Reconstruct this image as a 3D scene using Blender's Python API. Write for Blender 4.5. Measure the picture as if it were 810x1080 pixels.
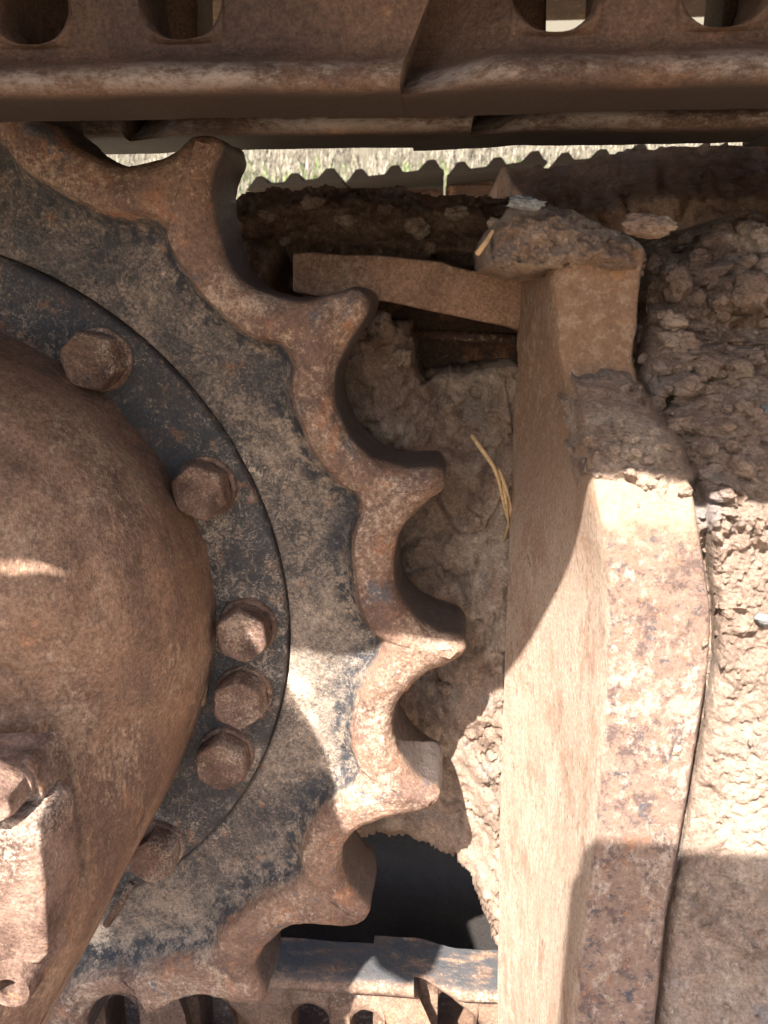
import bpy, bmesh, math, random
import numpy as np
from mathutils import Vector, Matrix

# ------------------------------------------------------------------ scene, camera, light
for o in list(bpy.data.objects): bpy.data.objects.remove(o)
scene = bpy.context.scene
COL = scene.collection
S = 0.33                      # metres per sprocket tip radius; all layout below is in tip radii
F = 820.0                     # focal length in photo pixels (810 x 1080)
YAW, PIT = 0.070, 0.266
CAM = np.array([0.946, -1.246, 0.574])
cy, sy, cp, sp = math.cos(YAW), math.sin(YAW), math.cos(PIT), math.sin(PIT)
FWD = np.array([-sy*cp, cy*cp, -sp]); RGT = np.array([cy, sy, 0.0]); UPV = np.cross(RGT, FWD)
cam_d = bpy.data.cameras.new('camera'); cam = bpy.data.objects.new('camera', cam_d); COL.objects.link(cam)
cam_d.sensor_fit = 'VERTICAL'; cam_d.sensor_height = 24.0; cam_d.lens = 24.0*F/1080.0
cam_d.clip_start = 0.005; cam_d.clip_end = 500
m = Matrix(((RGT[0], UPV[0], -FWD[0]), (RGT[1], UPV[1], -FWD[1]), (RGT[2], UPV[2], -FWD[2]))).to_4x4()
m.translation = Vector(CAM*S); cam.matrix_world = m
cam_d.dof.use_dof = True; cam_d.dof.focus_distance = 1.3*S; cam_d.dof.aperture_fstop = 14.0
scene.camera = cam

SUN_DIR = Vector((0.40, 1.0, -1.20)).normalized()      # direction the light travels
elev = math.asin(-SUN_DIR.z); rot = math.atan2(-SUN_DIR.x, -SUN_DIR.y)
world = bpy.data.worlds.new('World'); scene.world = world; world.use_nodes = True
wn = world.node_tree; bg = wn.nodes['Background']
sky = wn.nodes.new('ShaderNodeTexSky'); sky.sky_type = 'NISHITA'; sky.sun_disc = False
sky.sun_elevation = elev; sky.sun_rotation = rot; sky.dust_density = 2.0; sky.air_density = 1.0
wn.links.new(sky.outputs[0], bg.inputs[0]); bg.inputs[1].default_value = 0.12
sun_d = bpy.data.lights.new('sun', 'SUN'); sun_d.energy = 5.0; sun_d.angle = math.radians(0.5); sun_d.color = (1.0, 0.955, 0.89)
sun = bpy.data.objects.new('sun', sun_d); COL.objects.link(sun)
sun.rotation_euler = SUN_DIR.to_track_quat('-Z', 'Y').to_euler(); sun.location = (-2, -3, 4)
vs = scene.view_settings
vs.view_transform = 'Standard'; vs.look = 'None'; vs.gamma = 1.0; vs.use_curve_mapping = False; vs.exposure = 2.28
scene.render.resolution_x = 768; scene.render.resolution_y = 1024
scene.render.engine = 'CYCLES'
scene.cycles.max_bounces = 8; scene.cycles.diffuse_bounces = 5

# ------------------------------------------------------------------ helpers
def P(px, py, y):
    """photo pixel -> point on the plane y = const (tip-radius units)"""
    px = np.asarray(px, float); py = np.asarray(py, float); y = np.asarray(y, float)
    px, py, y = np.broadcast_arrays(px, py, y)
    d = FWD + ((px-405)/F)[..., None]*RGT - ((py-540)/F)[..., None]*UPV
    t = (y-CAM[1])/d[..., 1]
    return CAM + t[..., None]*d

def _h(i, j, k, s):
    n = (i.astype(np.int64)*374761393 + j.astype(np.int64)*668265263 + k.astype(np.int64)*2147483647 + s*974634541) & 0x7fffffff
    n = ((n ^ (n >> 13))*1274126177) & 0x7fffffff
    n = ((n ^ (n >> 15))*1103515245) & 0x7fffffff
    return ((n ^ (n >> 16)) & 0xffffff)/float(0xffffff)
def vnoise(Q, s=0):
    I = np.floor(Q); f = Q-I; f = f*f*f*(f*(f*6-15)+10); I = I.astype(np.int64)
    r = 0
    for a in (0, 1):
        for b in (0, 1):
            for c in (0, 1):
                w = (f[..., 0] if a else 1-f[..., 0])*(f[..., 1] if b else 1-f[..., 1])*(f[..., 2] if c else 1-f[..., 2])
                r = r + w*_h(I[..., 0]+a, I[..., 1]+b, I[..., 2]+c, s)
    return r*2-1
def fbm(Q, sc, octv=4, s=0, gain=0.5):
    r = 0; a = 1.0; t = 0
    Q = np.asarray(Q)*sc
    for o in range(octv):
        r = r+a*vnoise(Q+17.3*o, s+o); t += a; a *= gain; Q = Q*2.03
    return r/t
def worley(Q, sc, s=0):
    Q = np.asarray(Q)*sc; I = np.floor(Q).astype(np.int64)
    f1 = np.full(Q.shape[:-1], 9.0); f2 = f1.copy(); cid = f1*0
    for a in (-1, 0, 1):
        for b in (-1, 0, 1):
            for c in (-1, 0, 1):
                i, j, k = I[..., 0]+a, I[..., 1]+b, I[..., 2]+c
                d = np.sqrt((i+_h(i, j, k, s)-Q[..., 0])**2+(j+_h(i, j, k, s+1)-Q[..., 1])**2+(k+_h(i, j, k, s+2)-Q[..., 2])**2)
                cl = d < f1
                f2 = np.where(cl, f1, np.minimum(f2, d)); cid = np.where(cl, _h(i, j, k, s+5), cid); f1 = np.where(cl, d, f1)
    return f1, f2, cid
def sstep(a, b, x):
    t = np.clip((x-a)/(b-a), 0, 1); return t*t*(3-2*t)

def mesh_obj(name, V, Fc, mat, parent=None, smooth=True, attrs=None, sharp=None):
    me = bpy.data.meshes.new(name)
    me.from_pydata((np.asarray(V)*S).tolist(), [], [list(map(int, f)) for f in Fc])
    if attrs:
        for k, v in attrs.items():
            a = me.attributes.new(k, 'FLOAT', 'POINT'); a.data.foreach_set('value', np.asarray(v, np.float32))
    me.materials.append(mat)
    bm = bmesh.new(); bm.from_mesh(me); bmesh.ops.recalc_face_normals(bm, faces=bm.faces); bm.to_mesh(me); bm.free()
    if smooth: me.shade_smooth()
    if sharp: me.set_sharp_from_angle(angle=math.radians(sharp))
    o = bpy.data.objects.new(name, me); COL.objects.link(o)
    if parent: o.parent = parent; o.matrix_parent_inverse = Matrix.Translation(-parent.location)
    return o
def bm_obj(name, bm, mat, parent=None, smooth=True, sharp=35):
    me = bpy.data.meshes.new(name); bmesh.ops.recalc_face_normals(bm, faces=bm.faces)
    bmesh.ops.scale(bm, vec=(S, S, S), verts=bm.verts)
    bm.to_mesh(me); bm.free(); me.materials.append(mat)
    if smooth:
        me.shade_smooth()
        if sharp: me.set_sharp_from_angle(angle=math.radians(sharp))
    o = bpy.data.objects.new(name, me); COL.objects.link(o)
    if parent: o.parent = parent; o.matrix_parent_inverse = Matrix.Translation(-parent.location)
    return o
def tag(o, label, cat=None, group=None, kind=None):
    if label: o['label'] = label
    if cat: o['category'] = cat
    if group: o['group'] = group
    if kind: o['kind'] = kind
    return o
def thing(name, loc, label, cat, group=None):
    o = bpy.data.objects.new(name, None); COL.objects.link(o); o.location = Vector(loc)*S; o.empty_display_size = 0.02
    return tag(o, label, cat, group)
def grid_faces(nu, nv, wrap=False):
    f = []
    for i in range(nu-1):
        for j in range(nv if wrap else nv-1):
            k = (j+1) % nv
            f.append((i*nv+j, i*nv+k, (i+1)*nv+k, (i+1)*nv+j))
    return f

# ------------------------------------------------------------------ materials
def lin(c): return tuple((x/255/12.92 if x/255 <= .04045 else ((x/255+.055)/1.055)**2.4) for x in c)
SAT = 0.93                    # saturation scale applied to every base colour
class Mat:
    """layered procedural surface in object coordinates"""
    def __init__(s, name, base, rough=0.85, metal=0.0, spec=0.3):
        s.m = bpy.data.materials.new(name); s.m.use_nodes = True
        s.t = s.m.node_tree; s.b = s.t.nodes['Principled BSDF']
        s.tc = s.t.nodes.new('ShaderNodeTexCoord').outputs['Object']
        s.c = s.rgb(base); s.r = s.val(rough); s.mt = s.val(metal); s.bump = None
        s.b.inputs['Specular IOR Level'].default_value = spec
    def rgb(s, c):
        n = s.t.nodes.new('ShaderNodeRGB'); n.outputs[0].default_value = (*c, 1); return n.outputs[0]
    def val(s, v):
        n = s.t.nodes.new('ShaderNodeValue'); n.outputs[0].default_value = v; return n.outputs[0]
    def math(s, op, a, b=None):
        n = s.t.nodes.new('ShaderNodeMath'); n.operation = op
        for i, x in enumerate((a, b)):
            if x is None: continue
            if isinstance(x, (int, float)): n.inputs[i].default_value = x
            else: s.t.links.new(x, n.inputs[i])
        return n.outputs[0]
    def attr(s, name):
        n = s.t.nodes.new('ShaderNodeAttribute'); n.attribute_name = name; return n.outputs['Fac']
    def noise(s, sc, det=6, rough=0.6, stretch=(1, 1, 1), off=0.0, dist=0.0):
        mp = s.t.nodes.new('ShaderNodeMapping'); mp.inputs['Scale'].default_value = stretch; mp.inputs['Location'].default_value = (off, off*1.7, -off)
        s.t.links.new(s.tc, mp.inputs[0])
        n = s.t.nodes.new('ShaderNodeTexNoise'); n.inputs['Scale'].default_value = sc*1.7; n.inputs['Detail'].default_value = det
        n.inputs['Roughness'].default_value = rough; n.inputs['Distortion'].default_value = dist
        s.t.links.new(mp.outputs[0], n.inputs['Vector']); return n.outputs['Fac']
    def voro(s, sc, feat='DISTANCE_TO_EDGE', stretch=(1, 1, 1)):
        mp = s.t.nodes.new('ShaderNodeMapping'); mp.inputs['Scale'].default_value = stretch; s.t.links.new(s.tc, mp.inputs[0])
        nz = s.t.nodes.new('ShaderNodeTexNoise'); nz.inputs['Scale'].default_value = sc*1.5
        mx = s.t.nodes.new('ShaderNodeMix'); mx.data_type = 'VECTOR'; mx.inputs[0].default_value = 0.02
        s.t.links.new(mp.outputs[0], nz.inputs['Vector']); s.t.links.new(mp.outputs[0], mx.inputs[4]); s.t.links.new(nz.outputs['Color'], mx.inputs[5])
        n = s.t.nodes.new('ShaderNodeTexVoronoi'); n.feature = feat; n.inputs['Scale'].default_value = sc
        s.t.links.new(mx.outputs[1], n.inputs['Vector']); return n.outputs['Distance']
    def step(s, x, lo, hi):
        n = s.t.nodes.new('ShaderNodeMapRange'); n.interpolation_type = 'SMOOTHSTEP'
        s.t.links.new(x, n.inputs[0]); n.inputs[1].default_value = lo; n.inputs[2].default_value = hi; return n.outputs[0]
    def layer(s, fac, col, rough=None, metal=None):
        n = s.t.nodes.new('ShaderNodeMix'); n.data_type = 'RGBA'
        s.t.links.new(fac, n.inputs[0]); s.t.links.new(s.c, n.inputs[6])
        if isinstance(col, tuple): n.inputs[7].default_value = (*col, 1)
        else: s.t.links.new(col, n.inputs[7])
        s.c = n.outputs[2]
        for key, v in (('r', rough), ('mt', metal)):
            if v is None: continue
            k = s.t.nodes.new('ShaderNodeMix'); k.data_type = 'FLOAT'
            s.t.links.new(fac, k.inputs[0]); s.t.links.new(getattr(s, key), k.inputs[2]); k.inputs[3].default_value = v
            setattr(s, key, k.outputs[0])
        return s
    def mul(s, fac, amt):       # natural value variation of the material
        v = s.math('ADD', s.math('MULTIPLY', s.math('SUBTRACT', fac, 0.5), amt), 1.0)
        n = s.t.nodes.new('ShaderNodeVectorMath'); n.operation = 'SCALE'
        s.t.links.new(s.c, n.inputs[0]); s.t.links.new(v, n.inputs['Scale']); s.c = n.outputs[0]; return s
    def add_bump(s, h, dist, strength=1.0):
        n = s.t.nodes.new('ShaderNodeBump'); n.inputs['Distance'].default_value = dist; n.inputs['Strength'].default_value = strength
        s.t.links.new(h, n.inputs['Height'])
        if s.bump: s.t.links.new(s.bump, n.inputs['Normal'])
        s.bump = n.outputs[0]; return s
    def done(s):
        hs = s.t.nodes.new('ShaderNodeHueSaturation'); hs.inputs['Saturation'].default_value = SAT; s.t.links.new(s.c, hs.inputs['Color']); s.c = hs.outputs[0]
        s.t.links.new(s.c, s.b.inputs['Base Color']); s.t.links.new(s.r, s.b.inputs['Roughness']); s.t.links.new(s.mt, s.b.inputs['Metallic'])
        if s.bump: s.t.links.new(s.bump, s.b.inputs['Normal'])
        return s.m

RUST_D = (0.080, 0.042, 0.028); RUST = (0.165, 0.085, 0.050); RUST_O = (0.27, 0.125, 0.058); DUST = (0.40, 0.285, 0.19)
PAINT = (0.022, 0.024, 0.030); STEEL = (0.16, 0.16, 0.175)

def rust_mat(name, base=RUST, dark=RUST_D, orange=0.5, dust=0.35, black=0.25, streak=(1, 1, 1), sc=1.0, rough=0.8, bump=1.0, dustcol=DUST):
    M = Mat(name, base, rough)
    M.layer(M.step(M.noise(9*sc, 5, .6, streak), .42, .62), dark, rough*.9)
    M.layer(M.step(M.noise(22*sc, 8, .65, streak, 3.1), .62-.16*orange, .74-.1*orange), RUST_O)
    M.layer(M.step(M.noise(30*sc, 8, .7, streak, 7.7), .72-.2*black, .80-.2*black), PAINT, rough*.75)
    g = M.math('ADD', M.math('MULTIPLY', M.noise(7*sc, 4, .6, streak, 5.5), .5), M.math('MULTIPLY', M.noise(160*sc, 6, .75, streak, 1.2), .5))
    M.layer(M.step(g, .60-.14*dust, .70-.14*dust), dustcol, .95)
    M.mul(M.noise(330, 3, .8, (1, 1, 1), 9.1), 2.2); M.mul(M.noise(100, 6, .8, (1, 1, 1), 19.1), 1.6)
    M.add_bump(M.noise(45*sc, 6, .6, streak), .004*bump, .5)
    M.add_bump(M.noise(420, 5, .7, streak, 2.2), .0012*bump, .7)
    return M

def soil_mat(name, base=(0.30, 0.200, 0.142), light=(0.42, 0.31, 0.225), dark=(0.18, 0.115, 0.082), grey=(0.26, 0.205, 0.17)):
    M = Mat(name, base, 1.0, spec=.15); M.tc = M.t.nodes.new('ShaderNodeNewGeometry').outputs['Position']      # scaled clods share one grain size
    M.layer(M.step(M.noise(14, 6, .6), .45, .65), light)
    M.layer(M.step(M.noise(20, 6, .65, off=4.), .52, .68), dark)
    M.layer(M.step(M.noise(16, 5, .6, off=8.), .55, .7), grey)
    M.layer(M.step(M.noise(170, 3, .7, off=1.), .64, .72), (0.46, 0.37, 0.28))
    M.layer(M.step(M.noise(150, 4, .75, off=2.), .66, .72), (0.10, 0.065, 0.045))
    M.mul(M.noise(330, 4, .8, off=6.), 2.0); M.mul(M.noise(80, 6, .8, off=16.), 1.3)
    M.add_bump(M.noise(60, 8, .7), .006, .7)
    M.add_bump(M.noise(330, 6, .75, off=3.), .0022, .9)
    return M.done()

def wheel_mat():
    M = Mat('sprocket casting rust and dusty paint', (0.040, 0.037, 0.037), .65, spec=.35)
    # face: dark paint with fine tan dust rubbed into it
    M.layer(M.step(M.noise(26, 6, .6, off=9), .48, .66), (0.085, 0.070, 0.060), .8)
    M.layer(M.step(M.noise(48, 8, .7, off=3), .60, .68), (0.17, 0.075, 0.035), .85)
    coarse = M.noise(11, 6, .65, off=2.4, dist=.6); fine = M.noise(150, 9, .85, off=1, dist=1.6)
    g = M.math('ADD', M.math('MULTIPLY', coarse, .40), M.math('MULTIPLY', fine, .60))
    M.layer(M.step(g, .435, .60), (0.27, 0.20, 0.147), .95)
    M.layer(M.step(M.math('ADD', M.math('MULTIPLY', M.noise(9, 4, .6, off=11.3), .6), M.math('MULTIPLY', M.noise(200, 7, .85, off=5), .4)), .555, .62), (0.47, 0.36, 0.265), .95)
    # rim: rust
    rim = M.attr('rim')
    rr = M.step(M.math('ADD', rim, M.math('MULTIPLY', M.math('SUBTRACT', M.noise(90, 6, .75, off=6), .5), 1.3)), .42, .58)
    base_c, base_r = M.c, M.r
    M.c = M.rgb((0.18, 0.10, 0.064)); M.r = M.val(.72)
    M.layer(M.step(M.noise(20, 6, .6, off=1.5), .45, .62), (0.12, 0.064, 0.044), .6)
    M.layer(M.step(M.noise(30, 7, .65, off=4.5), .54, .66), (0.25, 0.112, 0.056), .85)
    M.layer(M.step(M.noise(24, 7, .65, off=14.5), .57, .66), (0.075, 0.070, 0.078), .55)
    M.layer(M.step(M.math('ADD', M.math('MULTIPLY', M.noise(18, 4, .6, off=21), .35), M.math('MULTIPLY', M.noise(190, 8, .85, off=22), .65)), .49, .60), (0.36, 0.255, 0.18), .95)
    M.layer(M.step(M.noise(60, 7, .75, off=31), .66, .72), (0.22, 0.21, 0.21), .45, .3)
    # inner tooth flanks rubbed smooth by the bushings
    M.layer(M.step(M.attr('flank'), .3, .8), (0.080, 0.060, 0.052), .38, .2)
    rim_c, rim_r = M.c, M.r
    M.c, M.r = base_c, base_r
    M.layer(rr, rim_c)
    k = M.t.nodes.new('ShaderNodeMix'); k.data_type = 'FLOAT'; M.t.links.new(rr, k.inputs[0]); M.t.links.new(M.r, k.inputs[2]); M.t.links.new(rim_r, k.inputs[3]); M.r = k.outputs[0]
    # darker band along the foot of the rim
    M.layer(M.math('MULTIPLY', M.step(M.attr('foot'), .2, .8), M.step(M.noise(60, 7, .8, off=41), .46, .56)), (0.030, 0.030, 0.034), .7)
    M.mul(M.noise(330, 4, .8, off=17), 2.0); M.mul(M.noise(90, 6, .8, off=27), 1.5)
    M.add_bump(M.noise(60, 6, .65), .0035, .55)
    M.add_bump(M.noise(300, 6, .75, off=8), .0013, .8)
    return M.done()

def ring_mat():
    M = Mat('flange dark paint', (0.030, 0.029, 0.031), .6, spec=.4)
    M.layer(M.step(M.noise(40, 6, .65, off=3), .50, .66), (0.048, 0.040, 0.038), .75)
    M.layer(M.step(M.noise(34, 8, .75, off=13), .55, .67), (0.16, 0.080, 0.045), .85)
    g = M.math('ADD', M.math('MULTIPLY', M.noise(14, 5, .6, off=7), .35), M.math('MULTIPLY', M.noise(150, 9, .85, off=9, dist=1.5), .65))
    M.layer(M.step(g, .495, .62), (0.33, 0.25, 0.18), .95)
    M.mul(M.noise(330, 4, .8, off=1), 2.2)
    M.add_bump(M.noise(70, 6, .65), .002, .5); M.add_bump(M.noise(320, 6, .75, off=8), .001, .8)
    return M.done()

MAT_WHEEL = wheel_mat(); MAT_RING = ring_mat()
MAT_BOLT = rust_mat('bolt rust', base=(0.155, 0.088, 0.060), orange=.1, dust=.75, black=.5, sc=2.6, bump=1.2, dustcol=(0.30, 0.215, 0.155)).done()
MAT_HUB = rust_mat('housing rust', base=(0.20, 0.110, 0.066), dark=(0.125, 0.07, 0.046), orange=.05, dust=.85, black=.1, sc=1.3, streak=(1.4, 1, .5), bump=.8, dustcol=(0.27, 0.175, 0.115)).done()
MAT_LUG = rust_mat('lug rust', base=(0.21, 0.125, 0.088), orange=.2, dust=.6, black=.3, sc=2.2, dustcol=(0.34, 0.25, 0.19)).done()
MAT_SOIL = soil_mat('packed soil')
MAT_SOIL_G = soil_mat('grey soil', (0.30, 0.205, 0.150), (0.40, 0.295, 0.22), (0.19, 0.125, 0.092), (0.26, 0.21, 0.185))
MAT_SOIL_D = soil_mat('dark damp soil', (0.19, 0.115, 0.075), (0.25, 0.165, 0.11), (0.11, 0.066, 0.045), (0.16, 0.12, 0.10))
MAT_BAR = rust_mat('bar rust under dust', base=(0.24, 0.135, 0.08), dark=(0.16, 0.085, 0.05), orange=.15, dust=.75, black=-.2, sc=.9, dustcol=(0.30, 0.20, 0.135)).done()
MAT_POST = rust_mat('post rust orange', base=(0.28, 0.155, 0.082), dark=(0.24, 0.135, 0.08), orange=.2, dust=.6, black=-.4, sc=1.6, dustcol=(0.36, 0.245, 0.165)).done()
MAT_FRAME = rust_mat('frame dark rust', base=(0.10, 0.055, 0.035), dust=.35, black=.3).done()

def link_mat():
    M = rust_mat('track link rust', base=(0.125, 0.070, 0.043), dark=(0.072, 0.042, 0.030), orange=.25, dust=-.6, black=.0, sc=.8, streak=(.8, 1, 1.2), rough=.7)
    w = M.attr('wear')
    g = M.math('MULTIPLY', w, M.step(M.math('ADD', M.math('MULTIPLY', M.noise(20, 6, .65, (.3, 1, 1), 3), .5), M.math('MULTIPLY', M.noise(150, 8, .85, (.5, 1, 1), 3), .5)), .45, .58))
    M.layer(g, (0.31, 0.25, 0.205), .7)
    M.layer(M.step(M.attr('under'), .2, .9), (0.050, 0.034, 0.027), .6, .1)  # rail underside darkened in colour to deepen its shade
    return M
MAT_LINK = link_mat().done()
def lower_mat():
    M = rust_mat('lower link rust', base=(0.21, 0.125, 0.08), dark=(0.12, 0.07, 0.045), orange=.2, dust=.55, black=.2, sc=1.2)
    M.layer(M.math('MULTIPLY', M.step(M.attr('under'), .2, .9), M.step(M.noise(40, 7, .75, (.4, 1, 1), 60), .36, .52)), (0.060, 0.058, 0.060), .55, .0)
    return M
MAT_LOWER = lower_mat().done()
MAT_SHOE = rust_mat('shoe rust', base=(0.16, 0.09, 0.055), orange=.2, dust=.5, black=.1).done()
def plate_mat():
    M = Mat('guard plate dust over rust', (0.38, 0.275, 0.20), .95, spec=.15)
    M.layer(M.step(M.noise(22, 5, .6, (1, 1, .6)), .45, .65), (0.42, 0.315, 0.235))
    M.layer(M.step(M.noise(30, 6, .65, (1, 1, .6), 3.), .50, .66), (0.34, 0.225, 0.155))
    M.layer(M.step(M.noise(150, 6, .75, (1, 1, .7), 5.), .54, .66), (0.29, 0.18, 0.125))
    M.layer(M.step(M.noise(90, 6, .8, (1, 1, .7), 9.), .64, .69), (0.14, 0.085, 0.06))
    M.layer(M.step(M.noise(16, 7, .7, (1, 1, .8), 33.), .55, .63), (0.31, 0.195, 0.135))
    M.layer(M.step(M.noise(45, 7, .8, (1, 1, .9), 43.), .60, .66), (0.22, 0.135, 0.092))
    M.layer(M.step(M.noise(60, 4, .7, (1, 1, .05), 53.), .66, .70), (0.50, 0.40, 0.31))
    M.mul(M.noise(330, 4, .8, (1, 1, .9), 2.), 1.4)
    M.add_bump(M.noise(70, 6, .65, (1, 1, .5)), .003, .5); M.add_bump(M.noise(420, 5, .7, (1, 1, .6), 2.2), .001, .7)
    side_c, side_r = M.c, M.r
    M.c = M.rgb((0.20, 0.125, 0.090)); M.r = M.val(.9)
    M.layer(M.step(M.noise(60, 8, .75, off=3), .50, .60), (0.105, 0.068, 0.058))
    M.layer(M.step(M.noise(80, 8, .75, off=5), .55, .62), (0.075, 0.066, 0.070))
    M.layer(M.step(M.noise(70, 7, .75, off=9), .55, .64), (0.23, 0.115, 0.066))
    fl = M.noise(110, 9, .82, (1, 1, .8), 15., .25)
    M.layer(M.step(M.math('ADD', M.math('MULTIPLY', fl, .72), M.math('MULTIPLY', M.noise(13, 4, .7, off=2), .28)), .505, .59), (0.33, 0.24, 0.18), .95)
    fr_c = M.c; M.c = side_c
    M.layer(M.step(M.math('ADD', M.attr('front'), M.math('MULTIPLY', M.math('SUBTRACT', M.noise(40, 5, .7, off=6), .5), .6)), .35, .65), fr_c)
    M.layer(M.step(M.math('ADD', M.attr('mud'), M.math('MULTIPLY', M.math('SUBTRACT', M.noise(25, 6, .7, off=26), .5), .9)), .40, .60), (0.36, 0.25, 0.17), 1.0)
    tcol = M.attr('top'); M.layer(tcol, (0.235, 0.135, 0.078)); M.layer(M.math('MULTIPLY', tcol, M.step(M.noise(90, 7, .75, off=36), .49, .60)), (0.31, 0.205, 0.135)); M.layer(M.math('MULTIPLY', tcol, M.step(M.noise(50, 7, .75, off=56), .54, .66)), (0.30, 0.15, 0.065)); M.mul(M.noise(300, 4, .75, off=46), 1.2)
    M.add_bump(fl, .004, .5)
    return M.done()
MAT_PLATE = plate_mat()
def simple(name, c, var=.5, sc=60, rough=.9):
    M = Mat(name, c, rough, spec=.2); M.tc = M.t.nodes.new('ShaderNodeNewGeometry').outputs['Position']; M.mul(M.noise(300, 4, .8, off=3), 1.6); M.mul(M.noise(sc, 5, .7), var); M.add_bump(M.noise(sc*3, 4, .7), .002, .6); return M.done()
MAT_STRAW = simple('dry straw', (0.42, 0.27, 0.13), .6, 90)
MAT_STONE = simple('grey stone', (0.17, 0.17, 0.165), .6, 70)
MAT_STONE_L = simple('pale clod', (0.34, 0.24, 0.165), .6, 60)
MAT_CLOD_G = simple('grey clod', (0.25, 0.205, 0.175), .6, 60)
MAT_CAVITY_SHADE = simple('cavity shade black', (0.032, 0.027, 0.025), .8, 60)  # near-black colour put in for the deep shade of the lower opening
MAT_FARSHOE = simple('far shoe', (0.07, 0.055, 0.042), .5, 20)

# ------------------------------------------------------------------ sprocket
TR = [(50,128),(67,147),(93,162),(113,169),(133,172),(157,167),(177,157),(193,145),(212,137),(226,141),(230,153),(222,173),(218,193),(220,216),(226,248),(237,278),(256,299),(281,311),(318,316),(348,310),(367,304),(380,305),(389,317),(387,330),(376,348),(365,363),(356,380),(350,397),(350,421),(356,441),(367,462),(385,481),(407,492),(437,497),(459,495),(468,501),(470,513),(465,524),(450,534),(436,547),(424,562),(418,579),(415,599),(416,620),(422,638),(434,654),(450,667),(470,675),(487,679),(493,687),(491,696),(477,704),(450,718),(433,731),(422,743),(416,755),(413,773),(415,787),(422,804),(433,819),(444,830),(458,838),(465,842),(465,849),(460,857),(444,864),(421,867),(397,873),(379,882),(367,894),(360,907),(359,921),(363,936),(372,951),(383,962),(390,968),(386,977),(376,983),(350,984),(324,983),(306,986),(291,996),(278,1007),(269,1021),(268,1033),(272,1047),(279,1058),(275,1066),(265,1069),(243,1066),(224,1060),(198,1059),(176,1066),(157,1077)]
Q = P(np.array(TR)[:, 0], np.array(TR)[:, 1], 0.0)
ox, oz = Q[:, 0], Q[:, 2]
ang = np.unwrap(np.arctan2(oz, ox)); rad = np.hypot(ox, oz)
# one generic tooth pitch (between two traced gaps) repeated round the hidden side
tip_i = [TR.index((468,501)), TR.index((493,687))]
g_a = ang[tip_i[0]:tip_i[1]+1]; g_r = rad[tip_i[0]:tip_i[1]+1]; g_p = g_a[0]-g_a[-1]
g_u = (g_a[0]-g_a)/g_p
a_end, a_start = ang[-1], ang[0]+0.0
span = (a_end-(a_start-2*math.pi)); n_t = round(span/0.311); pit = span/n_t
ex_a, ex_r = [], []
for k in range(n_t):
    us = np.linspace(0, 1, 16, endpoint=False)
    ex_a += list(a_end-pit*(k+us+0.0)); ex_r += list(np.interp((us+0.36) % 1.0, g_u, g_r))
A = np.concatenate([ang, np.array(ex_a)[1:]]); R_ = np.concatenate([rad, np.array(ex_r)[1:]])
X0, Z0 = R_*np.cos(A), R_*np.sin(A)
# closed smooth resample (Catmull-Rom then arc length)
def crom(pts, n):
    pts = np.asarray(pts); out = []
    N = len(pts)
    for i in range(N):
        p0, p1, p2, p3 = pts[(i-1) % N], pts[i], pts[(i+1) % N], pts[(i+2) % N]
        for t in np.linspace(0, 1, n, endpoint=False):
            out.append(.5*((2*p1)+(-p0+p2)*t+(2*p0-5*p1+4*p2-p3)*t*t+(-p0+3*p1-3*p2+p3)*t**3))
    return np.array(out)
C = crom(np.stack([X0, Z0], 1), 6)
L = np.r_[0, np.cumsum(np.hypot(*(np.roll(C, -1, 0)-C).T))]
NO = 1500
sN = np.linspace(0, L[-1], NO, endpoint=False)
Cc = np.vstack([C, C[:1]])
OX, OZ = np.interp(sN, L, Cc[:, 0]), np.interp(sN, L, Cc[:, 1])
for _ in range(3):
    OX = (np.roll(OX, 1)+2*OX+np.roll(OX, -1))/4; OZ = (np.roll(OZ, 1)+2*OZ+np.roll(OZ, -1))/4
tx, tz = np.roll(OX, -1)-np.roll(OX, 1), np.roll(OZ, -1)-np.roll(OZ, 1)
tl = np.hypot(tx, tz); nx, nz = tz/tl, -tx/tl
if np.mean(nx*OX+nz*OZ) > 0: nx, nz = -nx, -nz          # inward normal
OA = np.arctan2(OZ, OX)
OR = np.hypot(OX, OZ)
rin = 0.818+0.36*(OR-0.885)                                # foot of the raised rim
rin = sum(np.roll(rin, k) for k in range(-7, 8))/15
loops = []
def loop(x, z, y, rim, flank=0, foot=0): loops.append((x, z, np.broadcast_to(y, x.shape), rim, flank, foot))
TH = 0.20
loop(np.cos(OA)*.6, np.sin(OA)*.6, TH, 1)
loop(OX+nx*.015, OZ+nz*.015, TH, 1, .6)
loop(OX+nx*.003, OZ+nz*.003, TH-.012, 1, .9)
for t in (.16, .13, .10, .075, .055): loop(OX-nx*.004*math.sin((t-.05)/.15*3.1), OZ-nz*.004*math.sin((t-.05)/.15*3.1), t, 1, 1.0)
for k in range(1, 8):
    a = k/7*math.pi/2; r = .040
    loop(OX+nx*r*(1-math.cos(a))*.8, OZ+nz*r*(1-math.cos(a))*.8, r*(1-math.sin(a)), 1, max(0, .75-k*.2))
bx, bz = loops[-1][0], loops[-1][1]
ix, iz = np.cos(OA)*rin, np.sin(OA)*rin
for t in (.12, .25, .38, .5, .62, .74, .85, .94): loop(bx+(ix-bx)*t, bz+(iz-bz)*t, -.004*math.sin(t*math.pi)+.004*t, 1 if t < .9 else .8)
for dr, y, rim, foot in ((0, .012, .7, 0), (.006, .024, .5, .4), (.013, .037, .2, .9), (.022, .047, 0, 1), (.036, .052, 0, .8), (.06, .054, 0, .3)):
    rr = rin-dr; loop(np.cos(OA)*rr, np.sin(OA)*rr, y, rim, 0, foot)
rl = rin-.06
for t in np.linspace(.12, 1, 16): 
    rr = rl+(.684-rl)*t; loop(np.cos(OA)*rr, np.sin(OA)*rr, .054, 0)
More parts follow.
